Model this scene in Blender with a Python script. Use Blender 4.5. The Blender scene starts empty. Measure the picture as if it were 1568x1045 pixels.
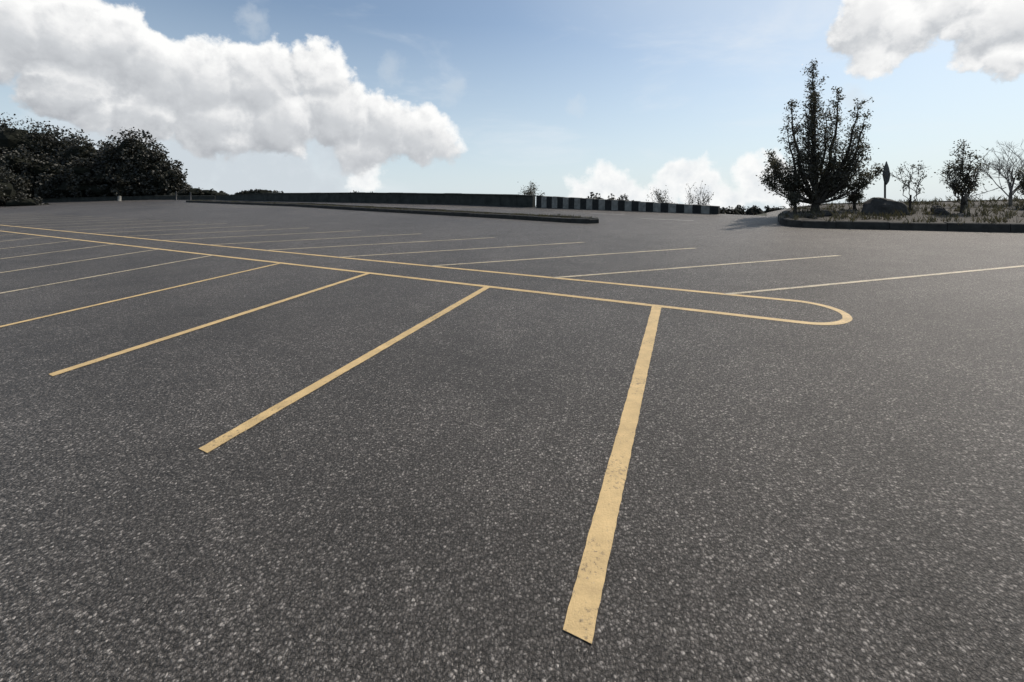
import bpy, math, random, bmesh
from mathutils import Vector, Matrix, noise as mnoise
R = random.Random(7)
scene = bpy.context.scene
scene.view_settings.view_transform = 'Standard'
scene.view_settings.look = 'None'
scene.view_settings.exposure = 0

SL, RO = 0.0827, 0.025           # gentle slope of the car park
def gz(x, y, o=0.0): return SL*y + RO*x + o

# ------------------------------------------------------------ node helpers
class NT:
    def __init__(s, nt): s.nt = nt; s.n = nt.nodes; s.l = nt.links
    def new(s, t, **k):
        n = s.n.new(t)
        for a, b in k.items(): setattr(n, a, b)
        return n
    def put(s, sock, v):
        if isinstance(v, bpy.types.NodeSocket): s.l.new(v, sock)
        elif v is not None: sock.default_value = v
    def math(s, op, a, b=None, c=None, clamp=False):
        n = s.new('ShaderNodeMath', operation=op); n.use_clamp = clamp
        s.put(n.inputs[0], a)
        if b is not None: s.put(n.inputs[1], b)
        if c is not None: s.put(n.inputs[2], c)
        return n.outputs[0]
    def vmath(s, op, a, b=None, scale=None):
        n = s.new('ShaderNodeVectorMath', operation=op)
        s.put(n.inputs[0], a)
        if b is not None: s.put(n.inputs[1], b)
        if scale is not None: s.put(n.inputs['Scale'], scale)
        return n.outputs['Value'] if op in ('DISTANCE', 'LENGTH', 'DOT_PRODUCT') else n.outputs[0]
    def noise(s, vec, scale, detail=4, rough=0.5, out='Fac', dist=0.0):
        n = s.new('ShaderNodeTexNoise'); s.put(n.inputs['Vector'], vec)
        n.inputs['Scale'].default_value = scale; n.inputs['Detail'].default_value = detail
        n.inputs['Roughness'].default_value = rough; n.inputs['Distortion'].default_value = dist
        return n.outputs[out]
    def vor(s, vec, scale):
        n = s.new('ShaderNodeTexVoronoi'); s.put(n.inputs['Vector'], vec)
        n.inputs['Scale'].default_value = scale; n.voronoi_dimensions = '2D'
        return n.outputs['Distance'], n.outputs['Color']
    def maprange(s, v, a, b, c=0.0, d=1.0, smooth=False):
        n = s.new('ShaderNodeMapRange'); n.interpolation_type = 'SMOOTHSTEP' if smooth else 'LINEAR'
        s.put(n.inputs[0], v)
        for i, x in enumerate((a, b, c, d)): n.inputs[i+1].default_value = x
        return n.outputs[0]
    def ramp(s, v, stops):
        n = s.new('ShaderNodeValToRGB'); s.put(n.inputs[0], v)
        e = n.color_ramp.elements
        while len(e) < len(stops): e.new(0.5)
        for el, (p, c) in zip(e, stops):
            el.position = p; el.color = (c[0], c[1], c[2], 1)
        return n.outputs[0]
    def mix(s, f, a, b, mode='MIX'):
        n = s.new('ShaderNodeMix', data_type='RGBA', blend_type=mode)
        s.put(n.inputs[0], f)
        s.put(n.inputs[6], (*a, 1) if isinstance(a, tuple) else a)
        s.put(n.inputs[7], (*b, 1) if isinstance(b, tuple) else b)
        return n.outputs[2]
    def bump(s, h, strength, dist):
        n = s.new('ShaderNodeBump'); s.put(n.inputs['Height'], h)
        n.inputs['Strength'].default_value = strength; n.inputs['Distance'].default_value = dist
        return n.outputs[0]

def material(name):
    m = bpy.data.materials.new(name); m.use_nodes = True
    t = NT(m.node_tree); b = m.node_tree.nodes['Principled BSDF']
    return m, t, b
def objco(t): return t.new('ShaderNodeTexCoord').outputs['Object']

def asphalt_color(t, co):
    wp = t.vmath('ADD', co, t.vmath('SCALE', t.noise(co, 90, 1, .5, 'Color'), scale=.009))
    d1, k1 = t.vor(wp, 84); d2, k2 = t.vor(wp, 230)
    c1 = t.new('ShaderNodeSeparateColor'); t.put(c1.inputs[0], k1)
    c2 = t.new('ShaderNodeSeparateColor'); t.put(c2.inputs[0], k2)
    stone = t.ramp(c1.outputs[0], [(0, (.016, .0143, .0127)), (.45, (.046, .041, .0365)), (.74, (.092, .082, .073)), (.92, (.20, .179, .16)), (1, (.50, .45, .40))])
    fine = t.ramp(c2.outputs[1], [(0, (.012, .0107, .0095)), (.6, (.055, .049, .0435)), (.9, (.17, .152, .136)), (1, (.44, .40, .355))])
    col = t.mix(0.46, stone, fine)
    gap = t.maprange(d1, .25, .62, 1.2, .34)
    big = t.noise(co, 0.30, 4, 0.62)
    mid = t.noise(t.vmath('MULTIPLY', co, (1, 1.5, 1)), 1.5, 4, 0.75)
    k = t.math('MULTIPLY', t.maprange(big, .3, .7, .70, 1.28), t.maprange(mid, .3, .7, .74, 1.26))
    k = t.math('MULTIPLY', k, gap)
    col = t.vmath('SCALE', col, scale=k)
    h = t.math('SUBTRACT', t.math('MULTIPLY_ADD', c1.outputs[1], 0.9, t.math('MULTIPLY', c2.outputs[0], .6)), t.math('MULTIPLY_ADD', d1, .8, t.math('MULTIPLY', d2, .5)))
    return col, h

m_asph, t, b = material('asphalt')
co = objco(t); col, h = asphalt_color(t, co)
t.put(b.inputs['Base Color'], col); b.inputs['Roughness'].default_value = 0.55
b.inputs['Specular IOR Level'].default_value = 0.46
b.inputs['Specular Tint'].default_value = (1, .92, .84, 1)
t.put(b.inputs['Normal'], t.bump(h, 0.8, 0.007))

def paint_mat(name, base, wr=.0):
    m, t, b = material(name)
    co = objco(t); col, h = asphalt_color(t, co)
    n1 = t.noise(co, 45, 5, 0.75); n2 = t.noise(co, 3.0, 3, 0.6)
    wear = t.maprange(t.math('MULTIPLY_ADD', n2, 0.35, n1), .72-wr, .87-wr, 0, .7, True)
    tone = t.math('MULTIPLY', t.maprange(t.noise(co, 9, 4, 0.7), .3, .7, .84, 1.1), t.maprange(t.noise(t.vmath('MULTIPLY', co, (.6, 5, 1)), 2.2, 3, .6), .3, .7, .88, 1.08))
    pc = t.vmath('SCALE', base, scale=tone)
    t.put(b.inputs['Base Color'], t.mix(wear, pc, col)); b.inputs['Roughness'].default_value = .65
    t.put(b.inputs['Normal'], t.bump(h, 0.4, 0.003))
    return m
m_yel = paint_mat('yellow_road_paint', (0.58, 0.405, 0.185))
m_pale = paint_mat('faded_yellow_road_paint', (0.52, 0.43, 0.29), .07)
m_whi = paint_mat('white_road_paint', (0.45, 0.43, 0.40), .05)

def simple(name, c1, c2, scale, rough=.85, bump=0.4, bd=.02):
    m, t, b = material(name); co = objco(t)
    n = t.noise(co, scale, 6, .65)
    t.put(b.inputs['Base Color'], t.mix(t.maprange(n, .3, .7), c1, c2))
    b.inputs['Roughness'].default_value = rough; b.inputs['Specular IOR Level'].default_value = .25
    t.put(b.inputs['Normal'], t.bump(n, bump, bd)); return m
m_grass = simple('rough_grass_terrain', (.018, .022, .012), (.05, .048, .028), .6, bd=.1)
m_soil = simple('planter_soil', (.014, .012, .010), (.055, .046, .035), 6, bd=.05)
m_kerb = simple('weathered_kerb_concrete', (.018, .017, .015), (.055, .052, .047), 5)
m_wall = simple('dark_weathered_concrete', (.018, .021, .018), (.05, .052, .046), 2.5)
m_black = simple('black_barrier_paint', (.012, .012, .012), (.03, .03, .028), 9)
m_wpaint = simple('white_barrier_paint', (.11, .107, .096), (.27, .26, .235), 6)
m_rock = simple('boulder_rock', (.02, .018, .016), (.075, .068, .06), 3.5, bump=.9, bd=.06)
m_bark = simple('bark', (.02, .016, .012), (.06, .05, .04), 14)
m_twig = simple('pale_dry_twig', (.10, .085, .07), (.22, .19, .16), 14)
m_metal = simple('dull_sign_metal', (.025, .025, .025), (.04, .04, .04), 10, .5)
m_shade_core = simple('foliage_interior_shade', (.006, .007, .004), (.014, .015, .009), 3, 1.0)  # near-black base colour paints in the shade inside the crowns

def leafmat(name, dark, pale, trans=.25):
    m, t, b = material(name)
    g = t.new('ShaderNodeNewGeometry')
    co = objco(t)
    f = t.math('MULTIPLY_ADD', t.noise(co, 1.3, 2), .9, t.math('MULTIPLY_ADD', g.outputs['Random Per Island'], .6, -.28))
    t.put(b.inputs['Base Color'], t.mix(t.math('MULTIPLY', f, 1.0, clamp=True), dark, pale))  # leaf tone varies at random between the dark and the paler colour
    b.inputs['Roughness'].default_value = .6
    tr = t.new('ShaderNodeBsdfTranslucent'); t.put(tr.inputs[0], (pale[0]*1.3, pale[1]*1.3, pale[2]*.9, 1))
    mx = t.new('ShaderNodeMixShader'); mx.inputs[0].default_value = trans
    t.l.new(b.outputs[0], mx.inputs[1]); t.l.new(tr.outputs[0], mx.inputs[2])
    t.l.new(mx.outputs[0], t.n['Material Output'].inputs[0]); return m
m_leaf = leafmat('dark_leaves', (.016, .015, .010), (.09, .083, .056), .2)
m_forest = leafmat('forest_leaves', (.008, .0085, .006), (.040, .038, .024), .06)
m_dry = leafmat('dry_grass_blades', (.018, .017, .009), (.085, .076, .046), .25)

# ------------------------------------------------------------ mesh helpers
class MB:
    def __init__(s): s.v = []; s.f = []; s.m = []
    def face(s, pts, m=0):
        i = len(s.v); s.v += [tuple(p) for p in pts]; s.f.append(tuple(range(i, i+len(pts)))); s.m.append(m)
    def tube(s, pts, rad, m=0, n=6):
        rings = []
        for k, p in enumerate(pts):
            a = pts[max(k-1, 0)]; c = pts[min(k+1, len(pts)-1)]
            d = (Vector(c)-Vector(a)).normalized()
            u = d.orthogonal().normalized(); w = d.cross(u)
            i0 = len(s.v)
            for j in range(n):
                th = 2*math.pi*j/n
                s.v.append(tuple(Vector(p) + (u*math.cos(th)+w*math.sin(th))*rad[k]))
            rings.append(i0)
        for r0, r1 in zip(rings, rings[1:]):
            for j in range(n):
                s.f.append((r0+j, r0+(j+1) % n, r1+(j+1) % n, r1+j)); s.m.append(m)
        s.f.append(tuple(rings[-1]+j for j in range(n))); s.m.append(m)
    def leaf(s, c, size, m=1, wide=1.0):
        a = Vector((R.gauss(0, 1), R.gauss(0, 1), R.gauss(0, 1))).normalized()
        b_ = a.orthogonal().normalized(); b_.rotate(Matrix.Rotation(R.uniform(0, 6.28), 3, a))
        c = Vector(c); L = size*R.uniform(.6, 1.3); W = L*R.uniform(.35, .6)*wide
        x = b_*L*.5; y = a.cross(b_)*W*.5
        s.face([c-x, c-y+x*.1, c+x, c+y+x*.1], m)
    def blob(s, c, rx, ry, rz, m=1, amp=.3):
        c = Vector(c); i0 = len(s.v); nu, nv = 12, 7
        for j in range(nv+1):
            ph = math.pi*j/nv
            for i in range(nu):
                th = 2*math.pi*i/nu
                p = Vector((math.sin(ph)*math.cos(th), math.sin(ph)*math.sin(th), math.cos(ph)))
                k = 1+amp*mnoise.noise(p*2.5+c)
                s.v.append((c.x+p.x*rx*k, c.y+p.y*ry*k, c.z+p.z*rz*k))
        for j in range(nv):
            for i in range(nu):
                a = i0+j*nu+i; b_ = i0+j*nu+(i+1) % nu
                s.f.append((a, b_, b_+nu, a+nu)); s.m.append(m)
    def obj(s, name, mats, smooth=False, parent=None):
        me = bpy.data.meshes.new(name); me.from_pydata(s.v, [], s.f)
        for m in mats: me.materials.append(m)
        me.polygons.foreach_set('material_index', s.m)
        if smooth: me.polygons.foreach_set('use_smooth', [True]*len(me.polygons))
        me.update()
        o = bpy.data.objects.new(name, me); scene.collection.objects.link(o)
        if parent: o.parent = parent
        return o

# ------------------------------------------------------------ car park + terrain
LOT = [(-70, -25), (45, -25), (45, 15), (22, 17.2), (11.5, 17.4), (9.2, 15.4), (8.6, 14.4), (7.3, 15.6), (4.2, 18.2), (1.1, 20.8), (-3, 24.2),
       (-11, 29.2), (-20, 34.4), (-27, 39), (-36, 43), (-50, 44), (-60, 40), (-70, 30)]
def seg_d(px, py, a, b):
    ax, ay = a; bx, by = b; dx, dy = bx-ax, by-ay
    t_ = max(0, min(1, ((px-ax)*dx+(py-ay)*dy)/(dx*dx+dy*dy)))
    return math.hypot(px-ax-t_*dx, py-ay-t_*dy)
def outd(x, y):
    ins = False
    for i in range(len(LOT)):
        (x1, y1), (x2, y2) = LOT[i], LOT[(i+1) % len(LOT)]
        if (y1 > y) != (y2 > y) and x < (x2-x1)*(y-y1)/(y2-y1)+x1: ins = not ins
    if ins: return 0.0
    return min(seg_d(x, y, LOT[i], LOT[(i+1) % len(LOT)]) for i in range(len(LOT)))
def tz(x, y):
    d = outd(x, y)
    base = gz(max(-75, min(45, x)), max(-25, min(50, y)), -0.05)
    if d == 0: return base
    if x > -22: base -= .24*min(d, 12)
    k = max(0, min(1, (d-1.0)/60)); k = k*k*(3-2*k)
    n = mnoise.noise(Vector((x*.02, y*.02, 0)))*k*1.5
    return base*(1-k) + (-9+n)*k
mb = MB(); NA = 144
rad = [0.5, 3, 6, 8, 10, 11, 12, 13, 14, 15, 16, 17, 18, 19, 20, 21, 22, 23, 24, 25, 26, 28, 30, 32, 34, 36, 38, 40, 42, 44, 46, 48, 50, 53, 56, 60, 64, 68, 73, 80, 90, 105, 130, 170, 240, 400, 800, 1600, 4000]
for r in rad:
    for j in range(NA):
        th = 2*math.pi*j/NA; x, y = r*math.sin(th), r*math.cos(th)
        mb.v.append((x, y, tz(x, y)))
for i in range(len(rad)-1):
    for j in range(NA):
        a = i*NA+j; b2 = i*NA+(j+1) % NA
        mb.f.append((a, b2, b2+NA, a+NA)); mb.m.append(0)
mb.f.append(tuple(range(NA))[::-1]); mb.m.append(0)
mb.obj('ground_terrain', [m_grass], True)
mb = MB(); mb.face([(x, y, gz(x, y)) for x, y in LOT]); mb.obj('asphalt_car_park', [m_asph])

# ------------------------------------------------------------ painted markings
E = Vector((.888, -.46)); N = Vector((.46, .888))
def pq(p, q): return E*p+N*q
mb = MB()
def strip(path, w, z, mi=0, off=None, step=.04):
    pts = [path[0]]
    for a, c in zip(path, path[1:]):
        L = (c-a).length; st = step if L < 12 else .3
        k = max(1, int(L/st))
        for i in range(1, k+1): pts.append(a.lerp(c, i/k))
    l, r = [], []
    for i, p in enumerate(pts):
        d = (pts[min(i+1, len(pts)-1)]-pts[max(i-1, 0)]).normalized()
        o = off if off is not None else Vector((d.y, -d.x))
        j = R.uniform(-.0022, .0022)+.002*mnoise.noise(Vector((p.x*5, p.y*5, 1))); j2 = R.uniform(-.0022, .0022)+.002*mnoise.noise(Vector((p.x*5, p.y*5, 9)))
        a = p-o*(w/2+j); c = p+o*(w/2+j2)
        l.append((a.x, a.y, gz(a.x, a.y, z))); r.append((c.x, c.y, gz(c.x, c.y, z)))
    i0 = len(mb.v)
    for a, c in zip(l, r): mb.v += [a, c]
    for i in range(len(l)-1):
        k = i0+2*i; mb.f.append((k, k+1, k+3, k+2)); mb.m.append(mi)
path = [pq(-46, 5.284), pq(.65, 5.284)]
for i in range(1, 20):
    a = -math.pi/2 + math.pi*i/20
    path.append(pq(.65+.43*math.cos(a), 5.697+.413*math.sin(a)))
path += [pq(.65, 6.11), pq(-46, 6.11)]
strip(path, .08, .003)
U = Vector((.385, .923)); W = Vector((.978, .208))
for i in range(18):
    s = pq(-.80-2.324*i, 5.284)
    strip([s-U*3.89, s], (.105 if i < 1 else .095 if i < 3 else .08), .004, 0 if i < 4 else 2, off=E)
    s = pq(-.076-2.37*i, 6.11)
    strip([s, s+W*5.35], .066/.64, .004, 2, off=E)
for i in range(12):
    s = pq(-15-2.4*i, 15.5)
    strip([s, s+W*5.0], .04/.64, .004, 2, off=E)
strip([Vector((4.4, 14.5)), Vector((5.75, 13.5))], .06, .004, 1)
strip([Vector((3.1, 16.9)), Vector((4.2, 15.9))], .06, .004, 1)
mb.obj('parking_lot_markings', [m_yel, m_whi, m_pale])

# ------------------------------------------------------------ kerbed beds
def bed(name, outline, hgt, kw, top):
    e = bpy.data.objects.new(name, None); scene.collection.objects.link(e)
    P = [Vector(p) for p in outline]; n = len(P)
    area = sum(P[i].x*P[(i+1) % n].y-P[(i+1) % n].x*P[i].y for i in range(n))
    if area < 0: P.reverse()
    inn = []
    for i in range(n):
        d1 = (P[i]-P[i-1]).normalized(); d2 = (P[(i+1) % n]-P[i]).normalized()
        nn = Vector((-(d1.y+d2.y), d1.x+d2.x)).normalized()
        inn.append(P[i]+nn*kw)
    k = MB()
    for i in range(n):
        a, b_, c, d = P[i], P[(i+1) % n], inn[(i+1) % n], inn[i]
        L = (b_-a).length; m = max(1, int(L/.9))
        for q in range(m):
            g = .006
            f0 = q/m+g/L; f1 = (q+1)/m-g/L
            A, B_, C, D = a.lerp(b_, f0), a.lerp(b_, f1), d.lerp(c, f1), d.lerp(c, f0)
            hh = hgt+R.uniform(-.012, .010)
            lo = [(v.x, v.y, gz(v.x, v.y, -.03)) for v in (A, B_, C, D)]
            mid = [(v.x, v.y, gz(v.x, v.y, hh-.02)) for v in (A, B_, C, D)]
            A2, B2 = A.lerp(D, .15), B_.lerp(C, .15)
            hi = [(v.x, v.y, gz(v.x, v.y, hh)) for v in (A2, B2, C, D)]
            for s0, s1 in ((lo, mid), (mid, hi)):
                for z in range(4): k.face([s0[z], s0[(z+1) % 4], s1[(z+1) % 4], s1[z]])
            k.face(hi)
    k.obj('kerb_stones', [m_kerb], parent=e)
    s = MB()
    s.face([(v.x, v.y, gz(v.x, v.y, hgt-.03)) for v in inn])
    s.obj('soil_top', [top], parent=e)
ISL = [(-27, 35.3), (-13.1, 25.9), (-8.3, 21.9), (-4.08, 18.6), (-.09, 15.5), (1.9, 13.8), (2.45, 13.45), (2.75, 13.5), (2.8, 13.85), (2.2, 14.4), (.6, 15.8), (-3.6, 19.4), (-7.9, 22.9), (-12.8, 27.0), (-26.7, 36.2)]
bed('traffic_island', ISL, .14, .15, m_soil)
PL = [(7.55, 11.75), (7.75, 11.4), (8.4, 11.05), (11.4, 9.75), (15, 8.6), (20, 7.6), (28, 7), (28, 15.5), (20, 16.3), (12, 16.5), (9.7, 15.0), (8.1, 13.0), (7.6, 12.1)]
bed('planter_bed', PL, .19, .16, m_soil)

def tuft_mass(name, pts, mat, hmin, hmax, zfun):
    g = MB()
    for (x, y) in pts:
        z = zfun(x, y); hk = .6+.8*max(0, mnoise.noise(Vector((x*.9, y*.9, 8)))+.3)
        for _ in range(R.randint(4, 9)):
            h = R.uniform(hmin, hmax)*hk; a = R.uniform(0, 6.28); w = R.uniform(.006, .014)
            bx, by = x+R.gauss(0, .04), y+R.gauss(0, .04)
            lx, ly = R.gauss(0, .35)*h, R.gauss(0, .35)*h
            dx, dy = math.cos(a)*w, math.sin(a)*w
            g.face([(bx-dx, by-dy, z-.01), (bx+dx, by+dy, z-.01), (bx+lx*.5+dx*.6, by+ly*.5+dy*.6, z+h*.6), (bx+lx, by+ly, z+h)])
    return g.obj(name, [mat])
def inpoly(x, y, P):
    ins = False
    for i in range(len(P)):
        (x1, y1), (x2, y2) = P[i], P[(i+1) % len(P)]
        if (y1 > y) != (y2 > y) and x < (x2-x1)*(y-y1)/(y2-y1)+x1: ins = not ins
    return ins
pts = []
while len(pts) < 1500:
    x, y = R.uniform(7.5, 22), R.uniform(8, 16.5)
    if inpoly(x, y, PL) and mnoise.noise(Vector((x*1.1, y*1.1, 3))) > -.05+R.uniform(-.2, .2): pts.append((x, y))
tuft_mass('planter_grass', pts, m_dry, .04, .24, lambda x, y: gz(x, y, .16))
pts = []
near = [(2.4, 13.6), (-.09, 15.5), (-4.08, 18.6), (-8.3, 21.9), (-13.1, 25.9), (-27, 35.3)]
for i in range(1100):
    k = R.uniform(0, 1)**.8; q = R.uniform(.05, .75)
    s = k*4.999; a = near[int(s)]; b2 = near[int(s)+1]; f = s-int(s)
    pts.append((a[0]+(b2[0]-a[0])*f+q*.55, a[1]+(b2[1]-a[1])*f+q*.7))
tuft_mass('island_grass', pts, m_dry, .03, .11, lambda x, y: gz(x, y, .11))

# ------------------------------------------------------------ boundary walls
def wall(name, path, h, th, mats, seg, alt=False, gap=.015, cap=True, zl=-.3):
    e = bpy.data.objects.new(name, None); scene.collection.objects.link(e)
    body = MB(); cp = MB(); idx = 0
    def bx(M, A, B_, nn, z0, zh0, zh1, mi=0, batter=0.0):
        q4 = [A, B_, B_+nn, A+nn]
        lo = [(v.x, v.y, gz(v.x, v.y, z0)) for v in q4]
        ctr = nn*batter
        t4 = [A+ctr, B_+ctr, B_+nn-ctr, A+nn-ctr]
        hi = [(v.x, v.y, gz(v.x, v.y, z)) for v, z in zip(t4, (zh0, zh1, zh1, zh0))]
        for z in range(4): M.face([lo[z], lo[(z+1) % 4], hi[(z+1) % 4], hi[z]], mi)
        M.face(hi, mi)
    for (a, ha), (c, hc) in zip(zip(path, h), zip(path[1:], h[1:])):
        a = Vector(a); c = Vector(c); L = (c-a).length; d = (c-a)/L; n = Vector((-d.y, d.x))*th
        if n.y < 0: n = -n
        m = max(1, round(L/seg))
        for q in range(m):
            f0, f1 = q/m, (q+1)/m
            p0 = a+d*(L*f0+gap/2); p1 = a+d*(L*f1-gap/2)
            h0, h1 = ha+(hc-ha)*f0, ha+(hc-ha)*f1
            mi = idx % 2 if alt else 0; idx += 1
            j = R.uniform(-.010, .010)
            bx(body, p0, p1, n, zl, h0+j, h1+j, mi, .12)
            if cap: bx(cp, p0-n*.1, p1-n*.1, n*1.2, h0+j+.004, h0+j+.05, h1+j+.05)
    body.obj('wall_blocks', mats, parent=e)
    if cap: cp.obj('coping', [m_wall], parent=e)
wall('concrete_boundary_wall', [(1.0, 20.7), (-3, 24.0), (-7, 26.6), (-11, 29.0), (-20, 34.2), (-27, 38.8)], [.54, .57, .60, .62, .58, .36], .25, [m_wall], 1.1)
wall('striped_concrete_barrier', [(1.15, 20.55), (4.2, 18.05), (7.4, 15.3)], [.56, .43, .28], .25, [m_black, m_wpaint], .30, alt=True, cap=False, gap=.004)
wall('low_boundary_wall', [(-27.2, 39.0), (-36, 42.8), (-50, 43.8), (-60, 40)], [.30, .35, .35, .35], .25, [m_wall], 1.2)

def bollard(x, y, h, r, mat):
    k = MB(); z = gz(x, y)
    prof = [(r*1.25, -.03), (r*1.25, .04), (r, .05), (r, h*.86), (r*.92, h*.9), (r*.8, h*.97), (r*.3, h)]
    k.tube([(x, y, z+p[1]) for p in prof], [p[0] for p in prof], n=14)
    k.obj('bollard', [mat], True)
bollard(-38.2, 41.5, .5, .14, m_wpaint)
bollard(-31.5, 40.0, .85, .06, m_metal)
bollard(-29.4, 39.0, .75, .06, m_metal)

# ------------------------------------------------------------ vegetation
def grow(mb, pos, d, L, r, depth, leafsize, dens, spread=.7, up=.25, nkid=4, lm=1):
    pts = [pos]; rs = [r]; p = pos.copy(); dd = d.copy(); n = 4
    for i in range(n):
        dd = (dd+Vector((R.gauss(0, .12), R.gauss(0, .12), R.gauss(0, .08)+up*.15))).normalized()
        p = p+dd*(L/n); pts.append(p.copy()); rs.append(r*(1-.8*(i+1)/n)+.0015)
    mb.tube(pts, rs, 0, 5 if r > .012 else 3)
    if depth > 0:
        for k in range(nkid):
            f = R.uniform(.25, 1); i = min(n-1, int(f*n)); q = pts[i].lerp(pts[i+1], f*n-i)
            sd = Vector((R.gauss(0, 1), R.gauss(0, 1), R.gauss(0, .6)+up)).normalized()
            nd = (dd*(1-spread)+sd*spread).normalized()
            grow(mb, q, nd, L*R.uniform(.4, .65), r*.5, depth-1, leafsize, dens, spread, up, nkid, lm)
    if depth <= 1 and dens > 0:
        for k in range(int(dens*(1+R.random()))):
            f = R.uniform(.15, 1); i = min(n-1, int(f*n)); q = pts[i].lerp(pts[i+1], f*n-i)
            q = q+Vector((R.gauss(0, 1), R.gauss(0, 1), R.gauss(0, 1)))*leafsize*.9
            mb.leaf(q, leafsize, lm)

def stem_tree(name, x, y, zo, stems, leafsize, dens, mats, r0=.07, low=.22):
    mb = MB(); base = Vector((x, y, gz(x, y, zo)))
    mb.tube([base+Vector((0, 0, -.1)), base+Vector((0, 0, .15)), base+Vector((.02, 0, .5))], [r0*2.1, r0*1.5, r0*1.3], 0, 9)
    for (dx, dy, h, bush) in stems:
        tip = base+Vector((dx, dy, h)); n = 9; pts = []; rs = []
        st = base+Vector((R.uniform(-.05, .05), R.uniform(-.05, .05), .25))
        ctrl = base+Vector((dx*.85, dy*.85, h*.42))
        for i in range(n+1):
            f = i/n
            p = st*(1-f)**2+ctrl*2*f*(1-f)+tip*f*f
            p = p+Vector((R.gauss(0, .03), R.gauss(0, .03), 0))
            pts.append(p); rs.append(r0*(1-f)**.8*min(1, h/4)+.006)
        mb.tube(pts, rs, 0, 6)
        nb = int(8.0*h*bush)+4
        for k in range(nb):
            f = low+(1-low)*(k+R.random())/nb
            i = min(n-1, int(f*n)); q = pts[i].lerp(pts[i+1], f*n-i)
            L = (.13+.42*(1-f)**.8)*R.choice((.45, .7, .9, 1.2, 1.6))*(1.0+.35*max(0, bush-.8))
            a = R.uniform(0, 6.28)
            d = Vector((math.cos(a), math.sin(a), R.uniform(.3, 1.6))).normalized()
            grow(mb, q, d, L, .012, 1, leafsize, dens, .6, .4, 3)
        for k in range(8): mb.leaf(tip+Vector((R.gauss(0, .04), R.gauss(0, .04), R.uniform(-.25, .05))), leafsize)
    return mb.obj(name, mats)

stems = [(-.05, 0, 4.85, .95), (.06, .25, 4.2, .85), (-.18, -.2, 3.7, .8), (.78, 0, 3.9, .75), (.60, .3, 3.3, .65), (1.74, .1, 3.15, .6), (1.25, -.2, 3.5, .55), (1.5, .2, 2.7, .5),
         (-.72, .1, 3.65, .65), (-.45, -.3, 3.0, .6), (-.95, 0, 2.7, .7), (-1.30, .2, 1.9, 1.1), (-1.5, -.2, 1.5, 1.3), (-1.1, .5, 1.7, 1.2),
         (-.8, -.5, 1.9, 1.0), (1.75, .2, 2.0, 1.0), (2.0, -.1, 1.4, 1.3), (1.4, .6, 1.8, 1.1), (1.1, -.5, 2.1, .9), (1.85, .4, 1.2, 1.4), (.4, -.4, 2.2, .7), (1.5, -.4, 1.1, 1.3), (-1.45, .3, 1.0, 1.4), (-.9, -.3, 1.1, 1.2), (-1.6, 0, 1.15, 1.2),
         (-.6, .3, .95, 1.1), (.8, .3, 1.1, 1.0), (1.2, 0, 1.4, 1.0)]
stem_tree('multi_stemmed_tree', 9.95, 14.0, .15, stems, .078, 7, [m_bark, m_leaf], .08, .24)
stem_tree('sapling', 12.6, 13.5, .15, [(0, 0, 1.45, .5), (.3, 0, 1.35, .4), (-.22, .1, 1.3, .4), (.4, .1, .9, .4)], .06, 2, [m_bark, m_leaf], .02, .4)
stem_tree('sapling', 13.2, 12.5, .15, [(0, 0, 2.0, 1.0), (.25, 0, 1.7, .9), (-.3, .1, 1.3, .9), (.3, -.1, 1.2, .9), (-.1, .2, 1.5, .8)], .065, 5, [m_bark, m_leaf], .03, .25)
def bare(name, x, y, zo, n, L, mats, dens=0, ls=.05):
    mb = MB(); base = Vector((x, y, gz(x, y, zo)))
    mb.tube([base-Vector((0, 0, .1)), base+Vector((0, 0, .45))], [.05, .04], 0, 7)
    for k in range(n):
        a = R.uniform(0, 6.28); d = Vector((math.cos(a)*.75, math.sin(a)*.75, R.uniform(.6, 1.2))).normalized()
        grow(mb, base+Vector((0, 0, R.uniform(.2, .45))), d, L*R.uniform(.7, 1.1), .02, 3, ls, dens, .5, .35, 4)
    return mb.obj(name, mats)
bare('leafless_tree', 16.6, 14.2, .15, 10, 1.4, [m_twig, m_leaf])
bare('shrub', 16.2, 13.2, .15, 7, .55, [m_bark, m_leaf], 4, .07)
bare('shrub', 14.9, 14.0, .15, 6, .4, [m_twig, m_leaf], 1, .06)
bare('shrub', 8.9, 13.4, .15, 6, .2, [m_bark, m_leaf], 3, .06)
bare('shrub', 11.4, 14.2, .15, 6, .25, [m_bark, m_leaf], 3, .06)

def crown(mb, c, rx, ry, rz, n, ls, lumps=26, m=1, core=.0, wide=1.0):
    c = Vector(c)
    if core: mb.blob(c, rx*core, ry*core, rz*core, 2)  # solid dark filler added inside the crown to block light coming through
    for k in range(lumps):
        v = Vector((R.gauss(0, 1), R.gauss(0, 1), R.gauss(.15, 1))).normalized()*R.uniform(.55, .98)
        q = c+Vector((v.x*rx, v.y*ry, v.z*rz)); lr = R.uniform(.20, .42)*min(rx, rz)
        for i in range(n//lumps):
            w = Vector((R.gauss(0, 1), R.gauss(0, 1), R.gauss(0, 1))).normalized()*lr*R.uniform(.6, 1.15)
            mb.leaf(q+w, ls, m, wide)
mb = MB()
def ftree(x, y, h, w, n=3400, ls=.24):
    z = tz(x, y)
    mb.tube([(x, y, z-.3), (x+.1, y, z+h*.4), (x+.15, y, z+h*.75)], [.2, .14, .05], 0, 6)
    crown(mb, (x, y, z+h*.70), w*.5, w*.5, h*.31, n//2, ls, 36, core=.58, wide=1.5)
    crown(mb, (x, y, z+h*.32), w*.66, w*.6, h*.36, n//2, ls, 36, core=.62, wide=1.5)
def at(px, Y): return (px-784)/653*Y
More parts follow.
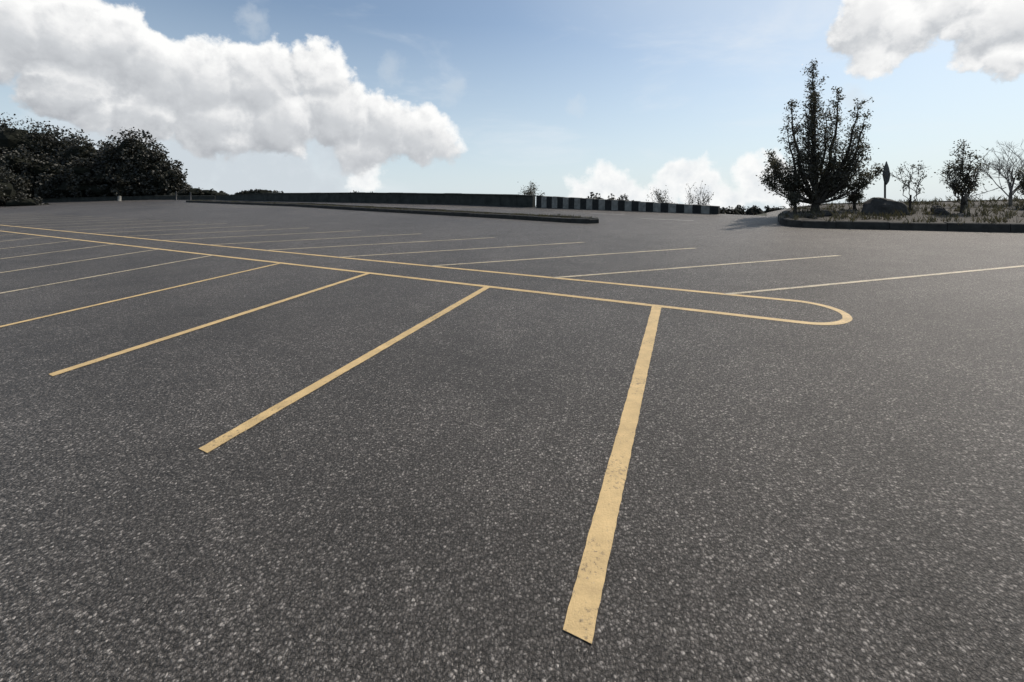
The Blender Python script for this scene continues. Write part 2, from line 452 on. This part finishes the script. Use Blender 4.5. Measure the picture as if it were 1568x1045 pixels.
for px, Y, top, w in [(-110, 50, 175, 7), (-60, 48, 183, 6), (-15, 50, 178, 6.5), (25, 49, 183, 6), (62, 50, 189, 6), (98, 50, 202, 5.4), (128, 48, 213, 5), (160, 49, 220, 5),
                      (203, 46, 200, 4.0), (182, 47, 215, 4), (226, 46, 219, 4), (246, 46, 238, 3.6), (262, 45, 256, 2.8), (-40, 46, 215, 6), (20, 45, 228, 5), (75, 46, 240, 5), (130, 45, 246, 5), (272, 45, 280, 2.0), (160, 45, 262, 4), (48, 45, 265, 4), (100, 45, 268, 4), (200, 45, 265, 4), (240, 45, 275, 3)]:
    X = at(px, Y); z = tz(X, Y); h = 1.6+(322-top)/653*Y - z
    ftree(X, Y, h, w)
mb.obj('distant_woodland', [m_bark, m_forest, m_shade_core])
mb = MB(); X, Y = -44.5, 36.5
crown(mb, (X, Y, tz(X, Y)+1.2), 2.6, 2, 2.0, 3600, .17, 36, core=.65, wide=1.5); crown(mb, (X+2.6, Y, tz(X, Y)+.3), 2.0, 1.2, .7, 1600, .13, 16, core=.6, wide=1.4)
mb.tube([(X, Y, tz(X, Y)-.2), (X, Y, tz(X, Y)+2)], [.15, .05])
mb.obj('roadside_bush', [m_bark, m_forest, m_shade_core])
mb = MB()
def hump(px0, px1, top, Y, ls=.16, n=900, arch=8):
    k = max(2, int((px1-px0)/14))
    for i in range(k):
        px = px0+(px1-px0)*(i+.5)/k; X = at(px, Y); e = 1-abs(2*(i+.5)/k-1)**2
        zt = 1.6+(322-(top+arch*(1-e)+R.uniform(-1, 1.5)))/653*Y; zb = min(tz(X, Y), zt-.8)
        w = (px1-px0)/k/653*Y
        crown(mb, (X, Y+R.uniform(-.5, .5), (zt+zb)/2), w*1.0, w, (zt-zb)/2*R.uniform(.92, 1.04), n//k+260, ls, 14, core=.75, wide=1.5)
hump(262, 345, 288, 44); hump(355, 440, 289, 40); hump(500, 570, 293, 36, .14); hump(690, 730, 296, 32, .12, 500, 3)
hump(882, 985, 294, 30, .14, 1500); hump(1085, 1240, 315, 19, .08, 2400, 3); hump(985, 1070, 310, 22, .09, 900, 3)
hump(1390, 1445, 320, 15.4, .07, 600, 3)
mb.obj('hedgerow', [m_bark, m_forest, m_shade_core])
def gshrub(name, px, Y, top, w, ls, dens=3):
    mb = MB(); X = at(px, Y); zt = 1.6+(322-top)/653*Y; zb = tz(X, Y); H = zt-zb
    for k in range(9):
        a = R.uniform(0, 6.28); d = Vector((math.cos(a)*w, math.sin(a)*w, 1.0)).normalized()
        grow(mb, Vector((X, Y, zb)), d, H*R.uniform(.6, .85), .02, 2, ls, dens, .45, .4, 4)
    mb.obj(name, [m_bark, m_leaf])
gshrub('shrub', 812, 25, 291, .3, .10, 6); gshrub('shrub', 1068, 19, 293, .3, .07, 2); gshrub('shrub', 1018, 20, 300, .3, .07, 4)

# boulders
bm = bmesh.new(); bmesh.ops.create_icosphere(bm, subdivisions=4, radius=1)
for v in bm.verts:
    p = v.co.copy()
    for nx, dd in (((.3, -.2, .93), .62), ((-.8, -.3, .5), .75), ((.75, -.6, .25), .78), ((-.2, -.95, .2), .8), ((.1, .9, .3), .8)):
        nv = Vector(nx).normalized(); k = v.co.dot(nv)-dd
        if k > 0: v.co -= nv*k*.9
    v.co += p*(mnoise.noise(p*2.2)*.10+mnoise.noise(p*6)*.04)
    v.co.x *= .68; v.co.y *= .45; v.co.z *= .48
me = bpy.data.meshes.new('boulder'); bm.to_mesh(me); bm.free(); me.materials.append(m_rock)
o = bpy.data.objects.new('boulder', me); scene.collection.objects.link(o)
o.location = (11.05, 12.6, gz(11.05, 12.6, .27)); o.rotation_euler = (0, -.06, .15)
me2 = me.copy()
for X, Y, s in ((9.2, 12.5, .28), (12.3, 12.2, .3), (8.5, 12.2, .18), (12.9, 12.9, .35)):
    o2 = bpy.data.objects.new('boulder', me2); scene.collection.objects.link(o2); o2.scale = (s, s, s)
    o2.location = (X, Y, gz(X, Y, .2)); o2.rotation_euler = (.2, .3, X)

# traffic sign, seen obliquely
e = bpy.data.objects.new('traffic_sign', None); scene.collection.objects.link(e)
X, Y = 12.07, 13.8; z0 = gz(X, Y, .15)
k = MB(); k.tube([(X, Y, z0-.1), (X, Y, z0+1.0), (X, Y, z0+1.30)], [.028, .028, .028], n=10); k.obj('post', [m_metal], True, e)
k = MB(); k.tube([(X, Y, z0-.1), (X, Y, z0+.3), (X, Y, z0+.34)], [.06, .055, .03], n=10); k.obj('post_sleeve', [m_metal], True, e)
k = MB(); outl = [(0, .42), (.12, .22), (.20, -.02), (.13, -.22), (0, -.34), (-.13, -.22), (-.20, -.02), (-.12, .22)]
ca, sa = math.cos(.38), math.sin(.38)
fr = [(X+a*ca, Y-.04+a*sa, z0+1.16+b_) for a, b_ in outl]; bk = [(p[0]+.02*sa, p[1]-.02*ca, p[2]) for p in fr]
k.face(fr); k.face(bk[::-1])
for i in range(8): k.face([fr[i], fr[(i+1) % 8], bk[(i+1) % 8], bk[i]])
k.obj('sign_plate', [m_metal], parent=e)

# ------------------------------------------------------------ sky
SAZ, SEL = math.radians(57), math.radians(47)
S = Vector((math.sin(SAZ)*math.cos(SEL), math.cos(SAZ)*math.cos(SEL), math.sin(SEL)))
w = bpy.data.worlds.new('World'); scene.world = w; w.use_nodes = True
try:
    w.cycles.sampling_method = 'MANUAL'; w.cycles.sample_map_resolution = 256
except Exception: pass
t = NT(w.node_tree); t.n.clear()
def dirpx(px, py): return Vector(((px-784)/653, 1, (322-py)/653))
big = [(-60, 60, 105), (20, 40, 95), (105, 55, 84), (172, 80, 84), (115, 130, 66), (240, 112, 78), (225, 165, 62), (308, 128, 82), (392, 132, 68), (430, 105, 50), (330, 190, 72), (425, 185, 74),
       (502, 112, 54), (520, 170, 70), (590, 195, 62), (642, 205, 54), (680, 220, 34), (560, 225, 48), (150, 168, 50),
       (1330, 20, 68), (1395, 35, 66), (1330, 66, 42), (1465, -5, 70), (1545, 25, 84), (1550, 98, 48), (1488, 92, 34)]
hori = [(930, 285, 40), (895, 298, 30), (960, 300, 36), (1038, 270, 34), (1072, 282, 40), (1018, 296, 38), (1152, 264, 30), (1172, 282, 38), (1120, 302, 34), (560, 274, 30), (1220, 292, 36)]
soft = [(300, 245, 95), (380, 270, 90), (445, 275, 75), (270, 290, 84), (500, 290, 60), (190, 215, 70), (110, 200, 50), (350, 220, 75), (520, 235, 60), (1320, 140, 30), (385, 38, 26), (604, 108, 22), (693, 142, 24), (885, 155, 20)]
D = t.new('ShaderNodeTexCoord').outputs['Generated']
sep = t.new('ShaderNodeSeparateXYZ'); t.put(sep.inputs[0], D)
n1 = t.vmath('SCALE', t.vmath('SUBTRACT', t.noise(D, 8, 2, .5, 'Color'), (.5, .5, .5)), scale=.075)
def n2(v): return t.vmath('SCALE', t.vmath('SUBTRACT', t.noise(v, 19, 6, .60, 'Color'), (.5, .5, .5)), scale=.085)
sh = t.vmath('ADD', D, (.008, 0, .022))
W0 = t.vmath('NORMALIZE', t.vmath('ADD', t.vmath('ADD', D, n1), n2(D)))
W1 = t.vmath('NORMALIZE', t.vmath('ADD', t.vmath('ADD', sh, n1), n2(sh)))
def field(d, puffs):
    F = None
    for (px, py, r) in puffs:
        c = dirpx(px, py); cs = 1/c.length; c.normalize(); rr = r/653*cs**1.4
        a = min(1.0, r/70)
        f = t.math('ADD', t.vmath('DOT_PRODUCT', d, tuple(c*(2*a/rr**2))), a*(1-2/rr**2))
        F = f if F is None else t.math('SMOOTH_MAX', F, f, .10)
    return F
F1 = field(W0, big); F1s = field(W1, big); F3 = field(W0, hori); F2 = field(W0, soft)
A1 = t.maprange(F1, -.03, .34, 0, 1, True); A2 = t.maprange(F2, -.1, .9, 0, .80, True); A3 = t.maprange(F3, -.05, .36, 0, .95, True)
dl = t.math('SUBTRACT', F1, F1s)
L1 = t.math('MULTIPLY_ADD', dl, .80, t.maprange(F1, .1, 1.0, .70, .55))
L1 = t.math('ADD', L1, t.maprange(sep.outputs[0], .3, .6, 0, .20), clamp=True)   # nearer the sun the cloud is brighter
C1 = t.ramp(L1, [(0, (.36, .38, .41)), (.30, (.47, .49, .52)), (.55, (.62, .64, .665)), (.76, (.85, .855, .86)), (1, (1.0, 1.0, .99))])
nn = t.noise(D, 30, 4, .6)
C2 = t.mix(t.maprange(t.math('ADD', nn, F2), .4, 1.4), (.78, .83, .87), (.62, .67, .72))
C3 = t.mix(t.maprange(t.math('ADD', nn, F3), .7, 1.6), (1.0, 1.0, .99), (.60, .66, .72))
sky = t.new('ShaderNodeTexSky', sky_type='NISHITA'); sky.sun_disc = False
sky.sun_elevation = SEL; sky.sun_rotation = SAZ; sky.air_density = 1.0; sky.dust_density = 1.0; sky.ozone_density = 1.0
base = t.vmath('MULTIPLY', t.vmath('SCALE', sky.outputs[0], scale=.125), (1.02, 1.03, .98))
hz = t.maprange(sep.outputs[2], -.02, .40, .97, 0.08)
hz = t.math('POWER', hz, 1.15)
glow = t.maprange(t.vmath('DOT_PRODUCT', D, tuple(S)), .55, 1.0, 0, .5, True)
hz = t.math('MAXIMUM', hz, glow)
base = t.mix(hz, base, (.68, .775, .845))
bgA = t.new('ShaderNodeBackground'); t.put(bgA.inputs[0], base)
wisp = t.math('MULTIPLY', t.maprange(t.noise(t.vmath('MULTIPLY', D, (1, 1, 3.2)), 3.0, 5, .62, dist=.4), .48, .85, 0, .5, True), t.maprange(sep.outputs[2], 0, .08))
c = t.mix(wisp, base, (.84, .88, .92))
c = t.mix(A2, c, C2); c = t.mix(A3, c, C3); c = t.mix(A1, c, C1)
bgB = t.new('ShaderNodeBackground'); t.put(bgB.inputs[0], c)
# the cloud bank stands in one part of the sky; elsewhere it is clear
reg = t.math('MULTIPLY', t.maprange(sep.outputs[1], .36, .46), t.math('MULTIPLY', t.maprange(sep.outputs[2], .62, .52), t.math('GREATER_THAN', sep.outputs[2], -.06)))
mx = t.new('ShaderNodeMixShader'); t.put(mx.inputs[0], reg); t.l.new(bgA.outputs[0], mx.inputs[1]); t.l.new(bgB.outputs[0], mx.inputs[2])
ow = t.new('ShaderNodeOutputWorld'); t.l.new(mx.outputs[0], ow.inputs[0])

sl = bpy.data.lights.new('sun', 'SUN'); sl.energy = 3.9; sl.angle = math.radians(.5); sl.color = (1, .92, .82)
so = bpy.data.objects.new('sun', sl); scene.collection.objects.link(so)
so.rotation_euler = (-S).to_track_quat('-Z', 'Y').to_euler(); so.location = (20, 15, 30)

cam = bpy.data.cameras.new('camera'); cam.sensor_width = 36; cam.lens = 36*653/1568
cam.shift_y = -200.5/1568; cam.clip_end = 9000; cam.clip_start = .05
oc = bpy.data.objects.new('camera', cam); scene.collection.objects.link(oc)
oc.location = (0, 0, 1.6); oc.rotation_euler = (math.radians(90), 0, 0)
scene.camera = oc
